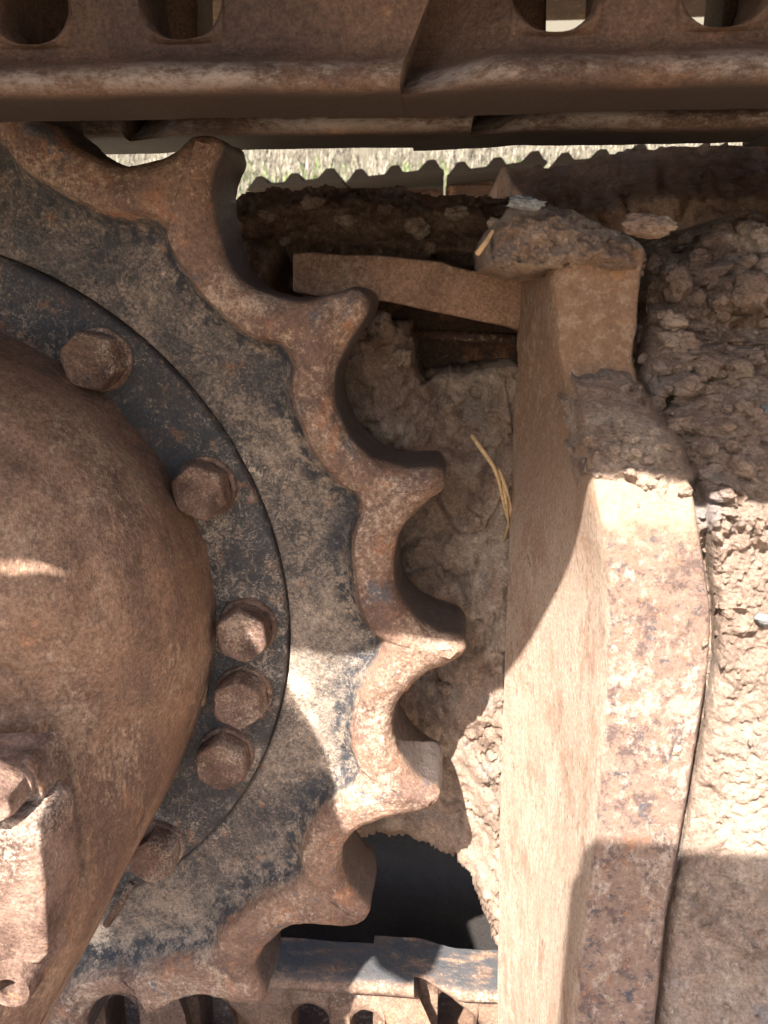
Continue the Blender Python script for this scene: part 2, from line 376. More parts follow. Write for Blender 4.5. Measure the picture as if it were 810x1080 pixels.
loop(np.cos(OA)*.680, np.sin(OA)*.680, .075, 0)
loop(np.cos(OA)*.45, np.sin(OA)*.45, .075, 0)
V = np.concatenate([np.stack([l[0], l[2], l[1]], 1) for l in loops])
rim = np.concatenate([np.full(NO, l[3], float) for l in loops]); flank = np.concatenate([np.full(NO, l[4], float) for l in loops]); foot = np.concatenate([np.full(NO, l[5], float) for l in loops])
front = sstep(.10, .03, V[:, 1])
V[:, 1] += front*(.006*fbm(V, 12, 3, 3)*(.3+rim)+.0022*fbm(V, 55, 3, 8)-(.006*np.abs(fbm(V, 26, 3, 40)))*(1-rim))
V[:, 0] += (.004*fbm(V, 18, 4, 21)+.0022*fbm(V, 60, 3, 24))*rim; V[:, 2] += (.004*fbm(V, 18, 4, 22)+.0022*fbm(V, 60, 3, 25))*rim
sprocket = thing('drive_sprocket', (0, 0.1, -1.0), 'big rusty toothed drive sprocket with a dark bolted flange', 'sprocket')
mesh_obj('toothed_wheel', V, grid_faces(len(loops), NO, True), MAT_WHEEL, sprocket, attrs={'rim': rim, 'flank': flank, 'foot': foot})
# flange ring, a hair proud of the face with a rounded lip
nr = 720; th = np.linspace(0, 2*math.pi, nr, endpoint=False)
prof = [(.680, .08), (.678, .051), (.674, .045), (.668, .043), (.65, .043), (.63, .043), (.61, .043), (.59, .043), (.57, .043), (.55, .043), (.53, .043), (.51, .043), (.46, .043)]
V = np.concatenate([np.stack([np.cos(th)*r, np.full(nr, y), np.sin(th)*r], 1) for r, y in prof])
V[:, 1] += .0025*fbm(V, 30, 4, 5)
mesh_obj('flange_ring', V, grid_faces(len(prof), nr, True), MAT_RING, sprocket)

def hexbolt(name, c, r, h, rotz, parent, mat, seed=0, washer=True):
    """hex head with chamfered, battered corners; axis along -y"""
    n = 48; t = np.arange(n)/n*2*math.pi
    hexr = r*math.cos(math.pi/6)/np.cos((t+rotz) % (math.pi/3)-math.pi/6)
    hexr = np.minimum(hexr, r*.992)
    rings = []
    rings += [(hexr, -.009), (hexr, -h*.86), (np.minimum(hexr*.97, r*.90), -h*.97), (np.minimum(hexr*.93, r*.84), -h), (np.full(n, r*.74), -h), (np.full(n, r*.66), -h*.96), (np.full(n, r*.4), -h*.94), (np.full(n, r*.15), -h*.94), (np.full(n, .0005), -h*.94)]
    V = np.concatenate([np.stack([c[0]+rr*np.cos(t), np.full(n, c[1]+yy), c[2]+rr*np.sin(t)], 1) for rr, yy in rings])
    V += .0028*np.stack([fbm(V+seed, 28, 3, 1), fbm(V+seed, 28, 3, 2), fbm(V+seed, 28, 3, 3)], 1)
    b_ = mesh_obj(name, V, grid_faces(len(rings), n, True), mat, parent, sharp=40)
    if washer:
        wr = [(r*.9, .002), (r*1.06, .002), (r*1.06, -.006), (r*1.03, -.009), (r*.9, -.0092)]
        Vw = np.concatenate([np.stack([c[0]+rr*np.cos(t), np.full(n, c[1]+yy), c[2]+rr*np.sin(t)], 1) for rr, yy in wr]); Vw += .002*np.stack([fbm(Vw+seed, 28, 3, 1), fbm(Vw+seed, 28, 3, 2), fbm(Vw+seed, 28, 3, 3)], 1)
        w_ = mesh_obj('washer', Vw, grid_faces(len(wr), n, True), mat, None, sharp=40); w_.parent = b_      # the bolt's world matrix is identity
    return b_
for i, (px, py) in enumerate([(95,381),(211,519),(256,670),(252,741),(233,806),(160,905)]):
    c = P(px, py, .0); c[1] = .043
    hexbolt('bolt', c, .0505, .056, .3+i*1.1, sprocket, MAT_BOLT, i*5.1)
# little locking pin under the last bolt
def tube(name, pts, r, mat, parent=None, n=8, taper=1.0):
    pts = np.asarray(pts, float); V = []
    rs = np.linspace(r, r*taper, len(pts)) if np.isscalar(r) else r
    for i, p in enumerate(pts):
        d = pts[min(i+1, len(pts)-1)]-pts[max(i-1, 0)]; d = d/np.linalg.norm(d)
        a = np.cross(d, [0.31, .2, .93]); a /= np.linalg.norm(a); b = np.cross(d, a)
        for k in range(n):
            t = 2*math.pi*k/n; V.append(p+rs[i]*(a*math.cos(t)+b*math.sin(t)))
    f = grid_faces(len(pts), n, True)+[tuple(range(n)), tuple(range((len(pts)-1)*n, len(pts)*n))]
    return mesh_obj(name, V, f, mat, parent)
tube('lock_strip', [P(138, 932, .02), P(128, 952, .018), P(112, 975, .02)], .008, MAT_BOLT, sprocket, 6)

# ------------------------------------------------------------------ surfaces laid out over a pixel grid with a real depth
def in_poly(poly, x, y):
    poly = np.asarray(poly, float); r = np.zeros(x.shape, bool); n = len(poly)
    for i in range(n):
        x1, y1 = poly[i]; x2, y2 = poly[(i+1) % n]
        if y1 == y2: continue
        c = ((y1 > y) != (y2 > y)) & (x < (x2-x1)*(y-y1)/(y2-y1)+x1); r ^= c
    return r
def poly_dist(poly, x, y, closed=True):
    poly = np.asarray(poly, float); d = np.full(x.shape, 1e9); n = len(poly)
    for i in range(n if closed else n-1):
        a, b = poly[i], poly[(i+1) % n]; ab = b-a; L2 = max(ab@ab, 1e-9)
        t = np.clip(((x-a[0])*ab[0]+(y-a[1])*ab[1])/L2, 0, 1)
        d = np.minimum(d, np.hypot(x-a[0]-t*ab[0], y-a[1]-t*ab[1]))
    return d
def pxsurf(name, poly, depth, mat, step=2.5, back=.2, parent=None, disp=None, rag=3.0, seed=0, smooth=True, attrs=None):
    """solid: front face follows depth(px,py,edge distance); its border is carried back by `back` along +y"""
    poly = np.asarray(poly, float)
    x = np.arange(poly[:, 0].min()-step, poly[:, 0].max()+2*step, step); y = np.arange(poly[:, 1].min()-step, poly[:, 1].max()+2*step, step)
    gx, gy = np.meshgrid(x, y, indexing='ij')
    q = np.stack([gx/100, gy/100, gx*0+seed], -1)
    wx, wy = gx+rag*fbm(q, 8, 4, 3), gy+rag*fbm(q, 8, 4, 4)
    ins = in_poly(poly, wx, wy); e = poly_dist(poly, wx, wy)*np.where(ins, 1, -1)
    dep = depth(gx, gy, np.maximum(e, 0))
    W = P(gx, gy, dep)
    if disp is not None: W = disp(W, np.maximum(e, 0))
    cell = ins[:-1, :-1] & ins[1:, :-1] & ins[1:, 1:] & ins[:-1, 1:]
    ny = len(y); idx = np.arange(gx.size).reshape(gx.shape)
    faces = np.stack([idx[:-1, :-1][cell], idx[1:, :-1][cell], idx[1:, 1:][cell], idx[:-1, 1:][cell]], 1)
    ed = {}
    for f in faces:
        for a, b in ((f[0], f[1]), (f[1], f[2]), (f[2], f[3]), (f[3], f[0])): ed[(a, b)] = 1
    bnd = [(a, b) for (a, b) in ed if (b, a) not in ed]
    used = np.unique(faces); mp = {int(v): i for i, v in enumerate(used)}
    Vf = W.reshape(-1, 3)[used]; V = list(Vf); Fc = [[mp[int(v)] for v in f] for f in faces]
    bk = {}
    for a, b in bnd:
        for v in (a, b):
            if v not in bk:
                p = Vf[mp[int(v)]].copy(); p[1] += back; bk[v] = len(V); V.append(p)
        Fc.append([mp[int(b)], mp[int(a)], bk[a], bk[b]])
    V = np.array(V)
    return mesh_obj(name, V, Fc, mat, parent, smooth=smooth, attrs=attrs(V) if attrs else None)
def soil_disp(amp=.03, sc=7, lump=.03, lsc=9, crack=.0, fine=.008, seed=0, csc=6):
    def f(W, e):
        q = W+seed*3.7
        d = amp*fbm(q, sc, 4, 50+seed)+fine*(.5-1.6*np.abs(fbm(q, 20, 5, 60+seed, .62)))*(.4+1.2*sstep(-.3, .5, fbm(q, 4, 3, 66+seed)))+.55*fine*fbm(q, 75, 4, 68+seed, .75)
        if lump:
            qq = q+.05*np.stack([fbm(q, 9, 2, 1), fbm(q, 9, 2, 2), fbm(q, 9, 2, 3)], -1)
            for k_, (a_, b_) in enumerate(((1, 1), (2.3, .42), (5.1, .2))):
                f1, f2, cid = worley(qq, lsc*a_, 70+seed+k_*7); d = d+lump*b_*(.62-1.15*f1*f1)
        if crack:
            qq = q+.07*np.stack([fbm(q, 8, 4, 11), fbm(q, 8, 4, 12), fbm(q, 8, 4, 13)], -1)
            f1, f2, cid = worley(qq, csc, 80+seed); msk = sstep(.0, .35, fbm(q, 3.0, 2, 91+seed))
            d = d-crack*msk*(1-sstep(.0, .045, f2-f1))
        W = W.copy(); W[..., 1] -= d
        return W
    return f

# ------------------------------------------------------------------ final drive housing (left)
HUB = [(-560,300),(-160,300),(-60,338),(0,364),(60,397),(100,430),(150,490),(180,536),(204,590),(215,650),(216,690),(209,740),(188,800),(150,880),(105,965),(75,1020),(45,1075),(20,1130),(-560,1130)]
HS = HUB[2:-1]
def hub_depth(x, y, e):
    es = poly_dist(HS, x, y, closed=False)
    base = -.03-.29*sstep(740, 1080, y)
    d = base-.06*(1-np.exp(-es/10.0))-.31*(1-np.exp(-es/115.0))*(1-.25*sstep(700, 1080, y))
    # shallow rolled shoulder and casting seam
    d = d+.006*np.exp(-(poly_dist([(-60,440),(20,470),(70,520),(95,590),(100,640)], x, y, False)/16)**2)
    sd = poly_dist([(-20,690),(20,715),(50,760),(68,810),(78,860),(82,920),(80,985)], x, y, False)
    d = d+.005*np.exp(-(sd/4.0)**2)-.004*np.exp(-((sd-9)/6.0)**2)
    d = d-.006*np.exp(-((x-48)/38)**2-((y-632)/42)**2)
    return d
def hub_disp(W, e):
    W = W.copy(); W[..., 1] -= .010*fbm(W, 9, 3, 7)+.0025*fbm(W, 50, 3, 9); return W
housing = thing('final_drive_housing', (0, -.2, -.8), 'rusty brown domed final drive housing at the sprocket centre', 'gear housing')
hp = np.array(HS, float); hl = np.r_[0, np.cumsum(np.hypot(*np.diff(hp, axis=0).T))]; hu = np.linspace(0, hl[-1], 360)
hx, hy = np.interp(hu, hl, hp[:, 0]), np.interp(hu, hl, hp[:, 1])
for _ in range(60): hx[1:-1] = (hx[:-2]+2*hx[1:-1]+hx[2:])/4; hy[1:-1] = (hy[:-2]+2*hy[1:-1]+hy[2:])/4
HVX = []
for v in np.linspace(0, 1, 130)**1.6:
    x_ = hx+(-560-hx)*v; y_ = hy+(np.linspace(420, 1130, 360)-hy)*v
    HVX.append(hub_disp(P(x_, y_, hub_depth(x_, y_, None)), None))
rim_ = HVX[0].copy(); rim_[:, 1] += .30; HVX = [rim_]+HVX
mesh_obj('housing_shell', np.concatenate(HVX), grid_faces(len(HVX), 360), MAT_HUB, housing)
# gasket bead round the foot of the dome
bd = [(0,361),(60,394),(101,428),(151,488),(182,535),(206,589),(217,650),(218,690),(211,742)]
bdc = np.array(bd, float); tt = np.linspace(0, len(bd)-1, 60)
bpx = np.interp(tt, range(len(bd)), bdc[:, 0]); bpy_ = np.interp(tt, range(len(bd)), bdc[:, 1])
tube('gasket_bead', P(bpx, bpy_, np.full(60, .03)), .011, MAT_HUB, housing, 8)

def slab_px(name, poly, y, thick, mat, parent, bev=.008, sub=2, noise=.003, seed=0):
    """solid plate: pixel outline at depth y, real thickness, bevelled rim"""
    bm = bmesh.new(); vs_ = [bm.verts.new(P(a, b, y)) for a, b in poly]
    f = bm.faces.new(vs_); r = bmesh.ops.extrude_face_region(bm, geom=[f])
    bmesh.ops.translate(bm, vec=(0, thick, 0), verts=[v for v in r['geom'] if isinstance(v, bmesh.types.BMVert)])
    bmesh.ops.recalc_face_normals(bm, faces=bm.faces)
    bmesh.ops.bevel(bm, geom=[e for e in bm.edges], offset=bev, segments=3, profile=.6, affect='EDGES', clamp_overlap=True)
    bmesh.ops.triangulate(bm, faces=[f for f in bm.faces if len(f.verts) > 4])
    for _ in range(sub): 
        bmesh.ops.subdivide_edges(bm, edges=[e for e in bm.edges if e.calc_length() > .03], cuts=1, use_grid_fill=True)
    P0 = np.array([v.co[:] for v in bm.verts])
    dn = noise*np.stack([fbm(P0+seed, 14, 3, 1), fbm(P0+seed, 14, 3, 2), fbm(P0+seed, 14, 3, 3)], 1)
    for v, d in zip(bm.verts, dn): v.co += Vector(d)
    return bm_obj(name, bm, mat, parent, sharp=50)
lug = slab_px('lug', [(-130,872),(-20,868),(10,866),(30,864),(41,868),(46,880),(45,900),(48,940),(51,985),(48,1010),(38,1018),(-130,1018)], -.475, .08, MAT_LUG, housing, .007, 2, .006)
lug['label'] = 'sunlit scaly rust lug'
slab_px('lug_web', [(-130,806),(-10,805),(14,806),(28,803),(44,836),(46,880),(-130,880)], -.440, .07, MAT_LUG, housing, .005, 2, .004)
c = P(-6, 842, -.475); hexbolt('bolt', (c[0], -.440, c[2]), .030, .05, .5, housing, MAT_LUG, 31)
# small eye boss below the lug
def boss(name, c, ro, ri, h, mat, parent, n=40, seed=0):
    t = np.arange(n)/n*2*math.pi
    pr = [(ro*1.12, 0), (ro*1.03, -h*.8), (ro*.93, -h), (ri*1.15, -h), (ri, -h*.85), (ri*.95, -.0)]
    V = np.concatenate([np.stack([c[0]+r*np.cos(t), np.full(n, c[1]+y), c[2]+r*np.sin(t)], 1) for r, y in pr]); 
    V += .003*np.stack([fbm(V+seed, 22, 3, 1), fbm(V+seed, 22, 3, 2), fbm(V+seed, 22, 3, 3)], 1)
    return mesh_obj(name, V, grid_faces(len(pr), n, True)+[tuple(range((len(pr)-1)*n, len(pr)*n))], mat, parent, sharp=40)
c = P(9, 1043, -.49); boss('eye_boss', (c[0], -.40, c[2]), .031, .0125, .09, MAT_LUG, housing)

# ------------------------------------------------------------------ track chain
PITCH = 0.625; ZR = 0.811; HT = 0.36
def make_link(name, flip, mat, parent, xend, y1, zr, seed, wins=(-.500, -.313), hw=.050, zb=.062):
    """side link: worn rail below, U-shaped bolt windows above; right end laps in front of the next link"""
    LEN = PITCH+.16
    def zloc(z): return z
    us = list(np.linspace(-LEN, -.002, 70))
    for w in wins:
        us = [u for u in us if abs(u-w) > hw+.004]
        us += [w+hw*math.sin(a) for a in np.linspace(-math.pi/2, math.pi/2, 21)]+[w-hw-.002, w+hw+.002]
    us = np.array(sorted(us))
    top = np.full(us.shape, HT)
    for w in wins:
        ins = np.abs(us-w) <= hw+1e-6
        top = np.where(ins, zb+.052*(1-np.sqrt(np.clip(1-((us-w)/hw)**2, 0, 1))), top)
    # cross-section rows: (z, y) from the inner underside corner round the rail and up the face
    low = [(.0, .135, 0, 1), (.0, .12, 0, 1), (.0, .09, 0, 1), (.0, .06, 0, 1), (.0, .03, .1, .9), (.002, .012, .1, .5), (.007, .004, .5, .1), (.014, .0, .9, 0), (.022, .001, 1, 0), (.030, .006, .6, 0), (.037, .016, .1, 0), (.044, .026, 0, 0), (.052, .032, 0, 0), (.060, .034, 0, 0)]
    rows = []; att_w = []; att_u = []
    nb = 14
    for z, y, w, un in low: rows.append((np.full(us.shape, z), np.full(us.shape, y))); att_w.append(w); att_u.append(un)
    for k in range(1, nb+1):
        t = k/nb; z = .060+(top-.060)*t
        rows.append((z, np.full(us.shape, .034)-.010*math.sin(t*3.0))); att_w.append(0); att_u.append(0)
    rows.append((top, np.full(us.shape, .13))); att_w.append(0); att_u.append(0)
    V = []
    for z, y in rows:
        # slanted, concave right end; rounded lead-in
        xe = -.052*(1-sstep(.0, .17, z))
        x = us+xe*sstep(-.30, 0, us)
        # the left end is set back behind the neighbour
        xb = -LEN+.20+.16*sstep(0, .25, z)
        y = y+.075*sstep(xb+.02, xb-.10, us)*sstep(.0, .05, z+.02)
        # swell at the pin boss near the right end and soft pad between the windows
        y = y-.012*np.exp(-((us+.12)/.09)**2)*sstep(.05, .12, z)
        V.append(np.stack([xend+x, y1+y, zr+flip*z], 1))
    V = np.concatenate(V)
    V[:, 1] += .006*fbm(V+seed, 7, 4, 3)+.002*fbm(V+seed, 45, 3, 5); V[:, 2] += .004*fbm(V+seed, 6, 3, 4)
    nu = len(us)
    F_ = grid_faces(len(rows), nu)
    n0 = len(rows)*nu
    # back plate, ends
    back = np.stack([V[:nu, 0], V[:nu, 1], V[:nu, 2]], 1)
    for j in range(nu-1): F_.append((j, j+1, n0-nu+j+1, n0-nu+j))
    F_.append([i*nu for i in range(len(rows))]); F_.append([i*nu+nu-1 for i in range(len(rows))])
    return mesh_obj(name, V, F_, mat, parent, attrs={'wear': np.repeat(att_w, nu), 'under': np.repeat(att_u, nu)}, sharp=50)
track = thing('track_chain', (1, .06, -1.3), 'rusty crawler track chain wrapped over and under the sprocket', 'crawler track')
XE = float(P(472, 10, -.25)[0])
for k in (-1, 0, 1, 2):
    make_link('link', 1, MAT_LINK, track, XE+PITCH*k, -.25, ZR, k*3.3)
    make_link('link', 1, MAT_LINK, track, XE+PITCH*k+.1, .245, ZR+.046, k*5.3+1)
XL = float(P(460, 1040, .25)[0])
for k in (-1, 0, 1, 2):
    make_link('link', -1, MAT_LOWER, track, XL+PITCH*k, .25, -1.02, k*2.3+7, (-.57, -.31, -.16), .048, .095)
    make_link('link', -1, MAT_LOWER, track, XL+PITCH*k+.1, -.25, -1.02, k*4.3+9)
def shoe(parent, x, z, out, y0, y1, seed):
    prof = [(-.30, 0), (.34, .010), (.34, .042), (.295, .042), (.27, .12), (.245, .12), (.225, .04), (.03, .038), (.01, .10), (-.015, .10), (-.035, .038), (-.23, .04), (-.25, .10), (-.275, .10), (-.30, .04)]
    bm = bmesh.new()
    a = [bm.verts.new((x+u, y0, z+out*w)) for u, w in prof]; f = bm.faces.new(a)
    r = bmesh.ops.extrude_face_region(bm, geom=[f]); bmesh.ops.translate(bm, vec=(0, y1-y0, 0), verts=[v for v in r['geom'] if isinstance(v, bmesh.types.BMVert)])
    bmesh.ops.recalc_face_normals(bm, faces=bm.faces)
    bmesh.ops.bevel(bm, geom=list(bm.edges), offset=.006, segments=2, affect='EDGES')
    return bm_obj('shoe', bm, MAT_SHOE, parent)
for k in range(-2, 5):
    shoe(track, XE-.3+PITCH*(k-.08), ZR+HT+.03, 1, -1.0, .66, k)
    shoe(track, XL-.3+PITCH*(k-.08), -1.02-HT-.005, -1, -1.0, .58, k)
for k in (-1, 0, 1):    # shoe bolts standing in the windows of the lower run
    for w in (-.57, -.31, -.16):
        x = XL+PITCH*k+w
        bm = bmesh.new(); r = bmesh.ops.create_cone(bm, cap_ends=True, segments=6, radius1=.036, radius2=.034, depth=.07)
        bmesh.ops.bevel(bm, geom=list(bm.edges), offset=.005, segments=2, affect='EDGES')
        bmesh.ops.translate(bm, vec=(x, .33, -1.335), verts=bm.verts); bm_obj('bolt', bm, MAT_LOWER, track)
for k in range(-1, 3):
    # bushings between the side links, upper and lower run
    for xx, z in ((XE-.07+PITCH*k, ZR+.185),):
        if abs(xx) < .75: continue
        tube('bushing', [(xx, -.13, z), (xx, 0, z), (xx, .26, z)], .085, MAT_LINK, track, 20)

# ------------------------------------------------------------------ track frame: guard plate, post, bar
frame = thing('undercarriage_guard', (1.1, 0, -1.0), 'dusty steel undercarriage guard with a tall thick plate beside the sprocket', 'guard')
SEC = [  # py, A px, B px, C px, y front
    (262, 556, 583, 678, -.050), (285, 552, 580, 675, -.050), (320, 548, 580, 672, -.050), (350, 546, 582, 669, -.050), (372, 545.5, 584, 667, -.050),
    (388, 545, 588, 668, -.050), (402, 543.5, 597, 671, -.070), (420, 543, 602, 680, -.11), (440, 542, 607, 692, -.16), (470, 541, 613, 708, -.23),
    (500, 540, 619, 725, -.285), (520, 539.5, 622, 731, -.305), (560, 538, 629, 736, -.318), (600, 536.5, 635, 743, -.325), (650, 534, 637, 750, -.33), (700, 532, 636, 746, -.333), (760, 530, 633, 737, -.338),
    (820, 528.5, 628, 727, -.343), (885, 527, 622, 715, -.35), (960, 526, 612, 703, -.36), (1080, 525, 600, 690, -.38), (1160, 524, 592, 682, -.39)]
sec = np.array(SEC, float); pyy = np.linspace(262, 1160, 320)
A_, B_, C_, yf = [np.interp(pyy, sec[:, 0], sec[:, i]) for i in (1, 2, 3, 4)]
def sm(v, n=7):
    w = np.pad(v, n, mode='edge'); return np.convolve(w, np.ones(2*n+1)/(2*n+1), 'valid')
A_, B_, C_, yf = sm(A_), sm(B_), sm(C_), sm(yf)
cols = []; fr = []; YAv = np.interp(pyy, [262, 360, 560], [.22, .20, .11])
for t in np.linspace(0, 1, 22): 
    e = t; cols.append((A_+(B_-A_)*e, YAv+(yf+.02-YAv)*t)); fr.append(.0)
for a in np.linspace(.2, 1, 5): cols.append((B_+9*a, yf+.02*(1-math.sin(a*math.pi/2)))); fr.append(.2+.5*a)
for t in np.linspace(.05, 1, 24): cols.append((B_+9+(C_-B_-12)*t, yf+.0*t)); fr.append(1)
for a in np.linspace(.3, 1, 4): cols.append((C_-3+3*math.sin(a*math.pi/2), yf+.015*(1-math.cos(a*math.pi/2)))); fr.append(1)
V = np.stack([P(c, pyy, y) for c, y in cols], 1)
rb = V[:, -1].copy(); rb[:, 1] += .45; rb[:, 0] += .01
V = np.concatenate([V, rb[:, None]], 1); fr.append(1)
n_r, n_c = V.shape[:2]; Vf = V.reshape(-1, 3)
Vf[:, 1] += .004*fbm(Vf, 8, 4, 3)+.0022*fbm(Vf, 40, 3, 4)*np.tile(fr, n_r); Vf[:, 0] += .003*fbm(Vf, 6, 3, 5)
upk = np.repeat(sstep(430, 390, pyy), n_c); Vf[:, 1] += upk*(.010*fbm(Vf, 14, 4, 13)+.004*fbm(Vf, 50, 3, 14)); Vf[:, 0] += upk*.006*fbm(Vf, 20, 4, 15)
mud = np.repeat(sstep(640, 470, pyy)*sstep(385, 420, pyy), n_c)*np.tile(.25+.75*np.array(fr), n_r)
guard = mesh_obj('guard_plate', Vf, grid_faces(n_r, n_c)+[[j for j in range(n_c)], [(n_r-1)*n_c+j for j in range(n_c)]], MAT_PLATE, frame, attrs={'front': np.tile(fr, n_r), 'mud': mud, 'top': np.repeat(sstep(640, 420, pyy), n_c)*(1-.3*np.tile(fr, n_r)*np.repeat(sstep(380, 430, pyy), n_c))})
slab_px('top_bar', [(309,268),(380,268),(450,275),(510,285),(562,292),(556,352),(540,345),(510,340),(470,330),(430,322),(390,316),(340,312),(309,308)], .235, .18, MAT_BAR, frame, .006, 3, .006, 2)
slab_px('rear_wall', [(240,250),(700,250),(700,700),(240,700)], .62, .05, MAT_FRAME, frame, .004, 1, .01, 3)
tube('cross_rod', [P(420, 352, .5), P(560, 358, .5)], .012, MAT_FRAME, frame, 10)
slab_px('cavity_backing', [(250,700),(760,700),(760,1200),(250,1200)], .70, .05, MAT_CAVITY_SHADE, frame, .004, 1, .01, 4)  # dark sheet closing the lower opening; deep shade is put in its colour

# ------------------------------------------------------------------ packed soil
def soil(name, label, *a, **k):
    o = pxsurf(name, *a, **k); return tag(o, label, 'soil', None, 'stuff')
# behind the sprocket, between it and the plate
POLY_MID = [(250,330),(330,318),(372,326),(392,338),(432,338),(440,372),(447,400),(470,392),(500,390),(552,384),(552,420),(550,520),(547,640),(542,760),(539,880),(536,1030),(518,985),(505,950),(497,915),(480,892),(455,880),(420,875),(380,884),(330,900),(250,900)]
def d_mid(x, y, e):
    up = .30-.06*sstep(480, 540, x)+.06*np.exp(-((x-500)/40)**2-((y-430)/50)**2)-.05*np.exp(-((x-400)/40)**2-((y-400)/60)**2)
    lo = np.interp(x, [380, 440, 470, 500, 530, 548], [.34, .29, .25, .19, .125, .125])
    k = sstep(520, 700, y); d = up*(1-k)+lo*k
    return d+.06*(1-sstep(0, 10, e))*sstep(530, 500, x)
soil('packed_soil', 'brown soil packed between the sprocket teeth and the guard plate', POLY_MID, d_mid, MAT_SOIL, 2.0, .22, None, soil_disp(.055, 6, .020, 9, .016, .018, 1, 5), 5.0, 1)
# on top of the bar
POLY_TOP = [(236,215),(262,202),(300,200),(335,197),(372,200),(410,196),(450,202),(500,205),(540,210),(575,222),(590,262),(560,292),(450,280),(310,272),(305,312),(240,318)]
def d_top(x, y, e): return .40+.12*(1-sstep(0, 26, e))-.12*sstep(240, 280, y)
soil('soil_ridge', 'dark crumbly soil heaped along the top of the horizontal bar', POLY_TOP, d_top, MAT_SOIL_D, 2.0, .3, None, soil_disp(.04, 7, .03, 9, .03, .022, 2, 5), 6.0, 2)
# big clod on the post
POLY_CLOD = [(504,262),(510,245),(527,226),(545,214),(575,216),(600,222),(625,232),(648,243),(668,250),(676,268),(674,292),(650,296),(600,292),(560,296),(530,290),(506,286)]
def d_clod(x, y, e): return -.075+.16*(1-np.sqrt(np.clip(1-(1-np.clip(e/34, 0, 1))**2, 0, 1)))
soil('soil_cap', 'big brown clod of soil caked on top of the post', POLY_CLOD, d_clod, MAT_SOIL, 1.6, .25, None, soil_disp(.03, 9, .030, 11, .025, .018, 3, 7), 4.0, 3)
# soil smeared on the sloping ledge of the plate
POLY_LEDGE = [(586,388),(620,380),(668,380),(700,430),(724,470),(738,508),(736,540),(690,560),(640,552),(616,530),(600,460)]
LY = np.interp
def d_ledge(x, y, e): return LY(y, sec[:, 0], sec[:, 4])-.030+.075*(1-sstep(0, 20, e))+.040*sstep(440, 525, y)
soil('soil_crust', 'thin grey crust of dried mud on the sloping plate shoulder', POLY_LEDGE, d_ledge, MAT_SOIL, 1.5, .05, None, lambda W, e: W+(soil_disp(.025, 9, .026, 13, .014, .014, 4, 10)(W, e)-W)*sstep(0, 40, e)[..., None], 9.0, 4)
# bank of soil to the right of the plate
POLY_BANK = [(640,262),(655,246),(690,240),(720,245),(742,240),(760,228),(785,222),(812,232),(860,240),(960,245),(1010,300),(1040,1200),(662,1200),(672,1080),(690,960),(700,860),(725,640),(690,480),(655,400),(650,330)]
def d_bank(x, y, e):
    d = LY(y, [220, 300, 400, 470, 540, 640, 760, 880, 960, 1080, 1200], [.30, .12, -.04, -.16, -.262, -.285, -.295, -.315, -.335, -.365, -.38])
    cx = LY(y, sec[:, 0], sec[:, 3])                      # keeps a dark gap along the plate edge
    gap = LY(y, [380, 520, 640, 700, 850, 900, 1080], [.04, .03, .045, .045, .035, .03, .03])
    d = d+gap*np.exp(-np.clip(x-cx, 0, 99)/7.0)-.0*x
    d = d+.06*sstep(800, 1000, x)
    # hollow below the upper heap
    d = d+.09*np.exp(-((x-770)/60)**2-((y-345)/16)**2)-.05*np.exp(-((x-770)/45)**2-((y-280)/45)**2)
    return d+.14*(1-sstep(0, 30, e))*sstep(420, 300, y)
def bank_disp(W, e):
    hi = soil_disp(.06, 6, .085, 9, .02, .020, 5, 5)(W, e); lo = soil_disp(.024, 5, .007, 16, .045, .012, 6, 3.0)(W, e)
    k = sstep(.22, .34, W[..., 2])[..., None]; return lo*(1-k)+hi*k
soil('soil_bank', 'bank of dry cracked soil heaped against the guard plate', POLY_BANK, d_bank, MAT_SOIL_G, 1.5, .5, None, bank_disp, 6.0, 5)

# ------------------------------------------------------------------ loose clods, stones, straw
rng = random.Random(4)
def clod_mesh(seed, mat, flat=.75):
    bm = bmesh.new(); bmesh.ops.create_icosphere(bm, subdivisions=4, radius=1.0)
    p = np.array([v.co[:] for v in bm.verts]); f1, f2, cid = worley(p+seed*5.3, 1.1, seed)
    r = 1+.40*fbm(p+seed, 1.3, 3, seed)+.26*fbm(p+seed, 4, 4, seed+3, .65)-.12*np.abs(fbm(p+seed, 9, 4, seed+6, .7))-.35*(cid-.5)
    for v, s_ in zip(bm.verts, r): v.co = Vector((v.co.x*s_, v.co.y*s_*.9, v.co.z*s_*flat))
    me = bpy.data.meshes.new('clod'); bm.to_mesh(me); bm.free(); me.materials.append(mat); me.shade_smooth(); return me
M_G = [clod_mesh(i, MAT_SOIL_G) for i in range(4)]; M_B = [clod_mesh(i+10, MAT_SOIL) for i in range(3)]; M_S = [clod_mesh(i+20, MAT_STONE, .6) for i in range(2)]; M_P = [clod_mesh(i+30, MAT_STONE_L, .7) for i in range(2)]
dg = bpy.context.evaluated_depsgraph_get()
def hit_depth(px, py):
    d = FWD+((px-405)/F)*RGT-((py-540)/F)*UPV
    ok, loc, *_ = scene.ray_cast(bpy.context.evaluated_depsgraph_get(), Vector(CAM*S), Vector(d).normalized())
    return np.array(loc[:])/S if ok else P(px, py, -.1)
bpy.context.view_layer.update()
def put(name, me, px, py, wpx, label, cat, group=None, sq=(1, 1, 1), rot=None):
    p = hit_depth(px, py); dist = (p-CAM)@FWD; r = wpx/2/F*dist
    o = bpy.data.objects.new(name, me); COL.objects.link(o)
    o.location = Vector((p+np.array([0, -r*.25, 0]))*S); o.scale = Vector(sq)*r*S
    o.rotation_euler = rot or (rng.uniform(-.5, .5), rng.uniform(-.5, .5), rng.uniform(0, 6.3))
    return tag(o, label, cat, group)
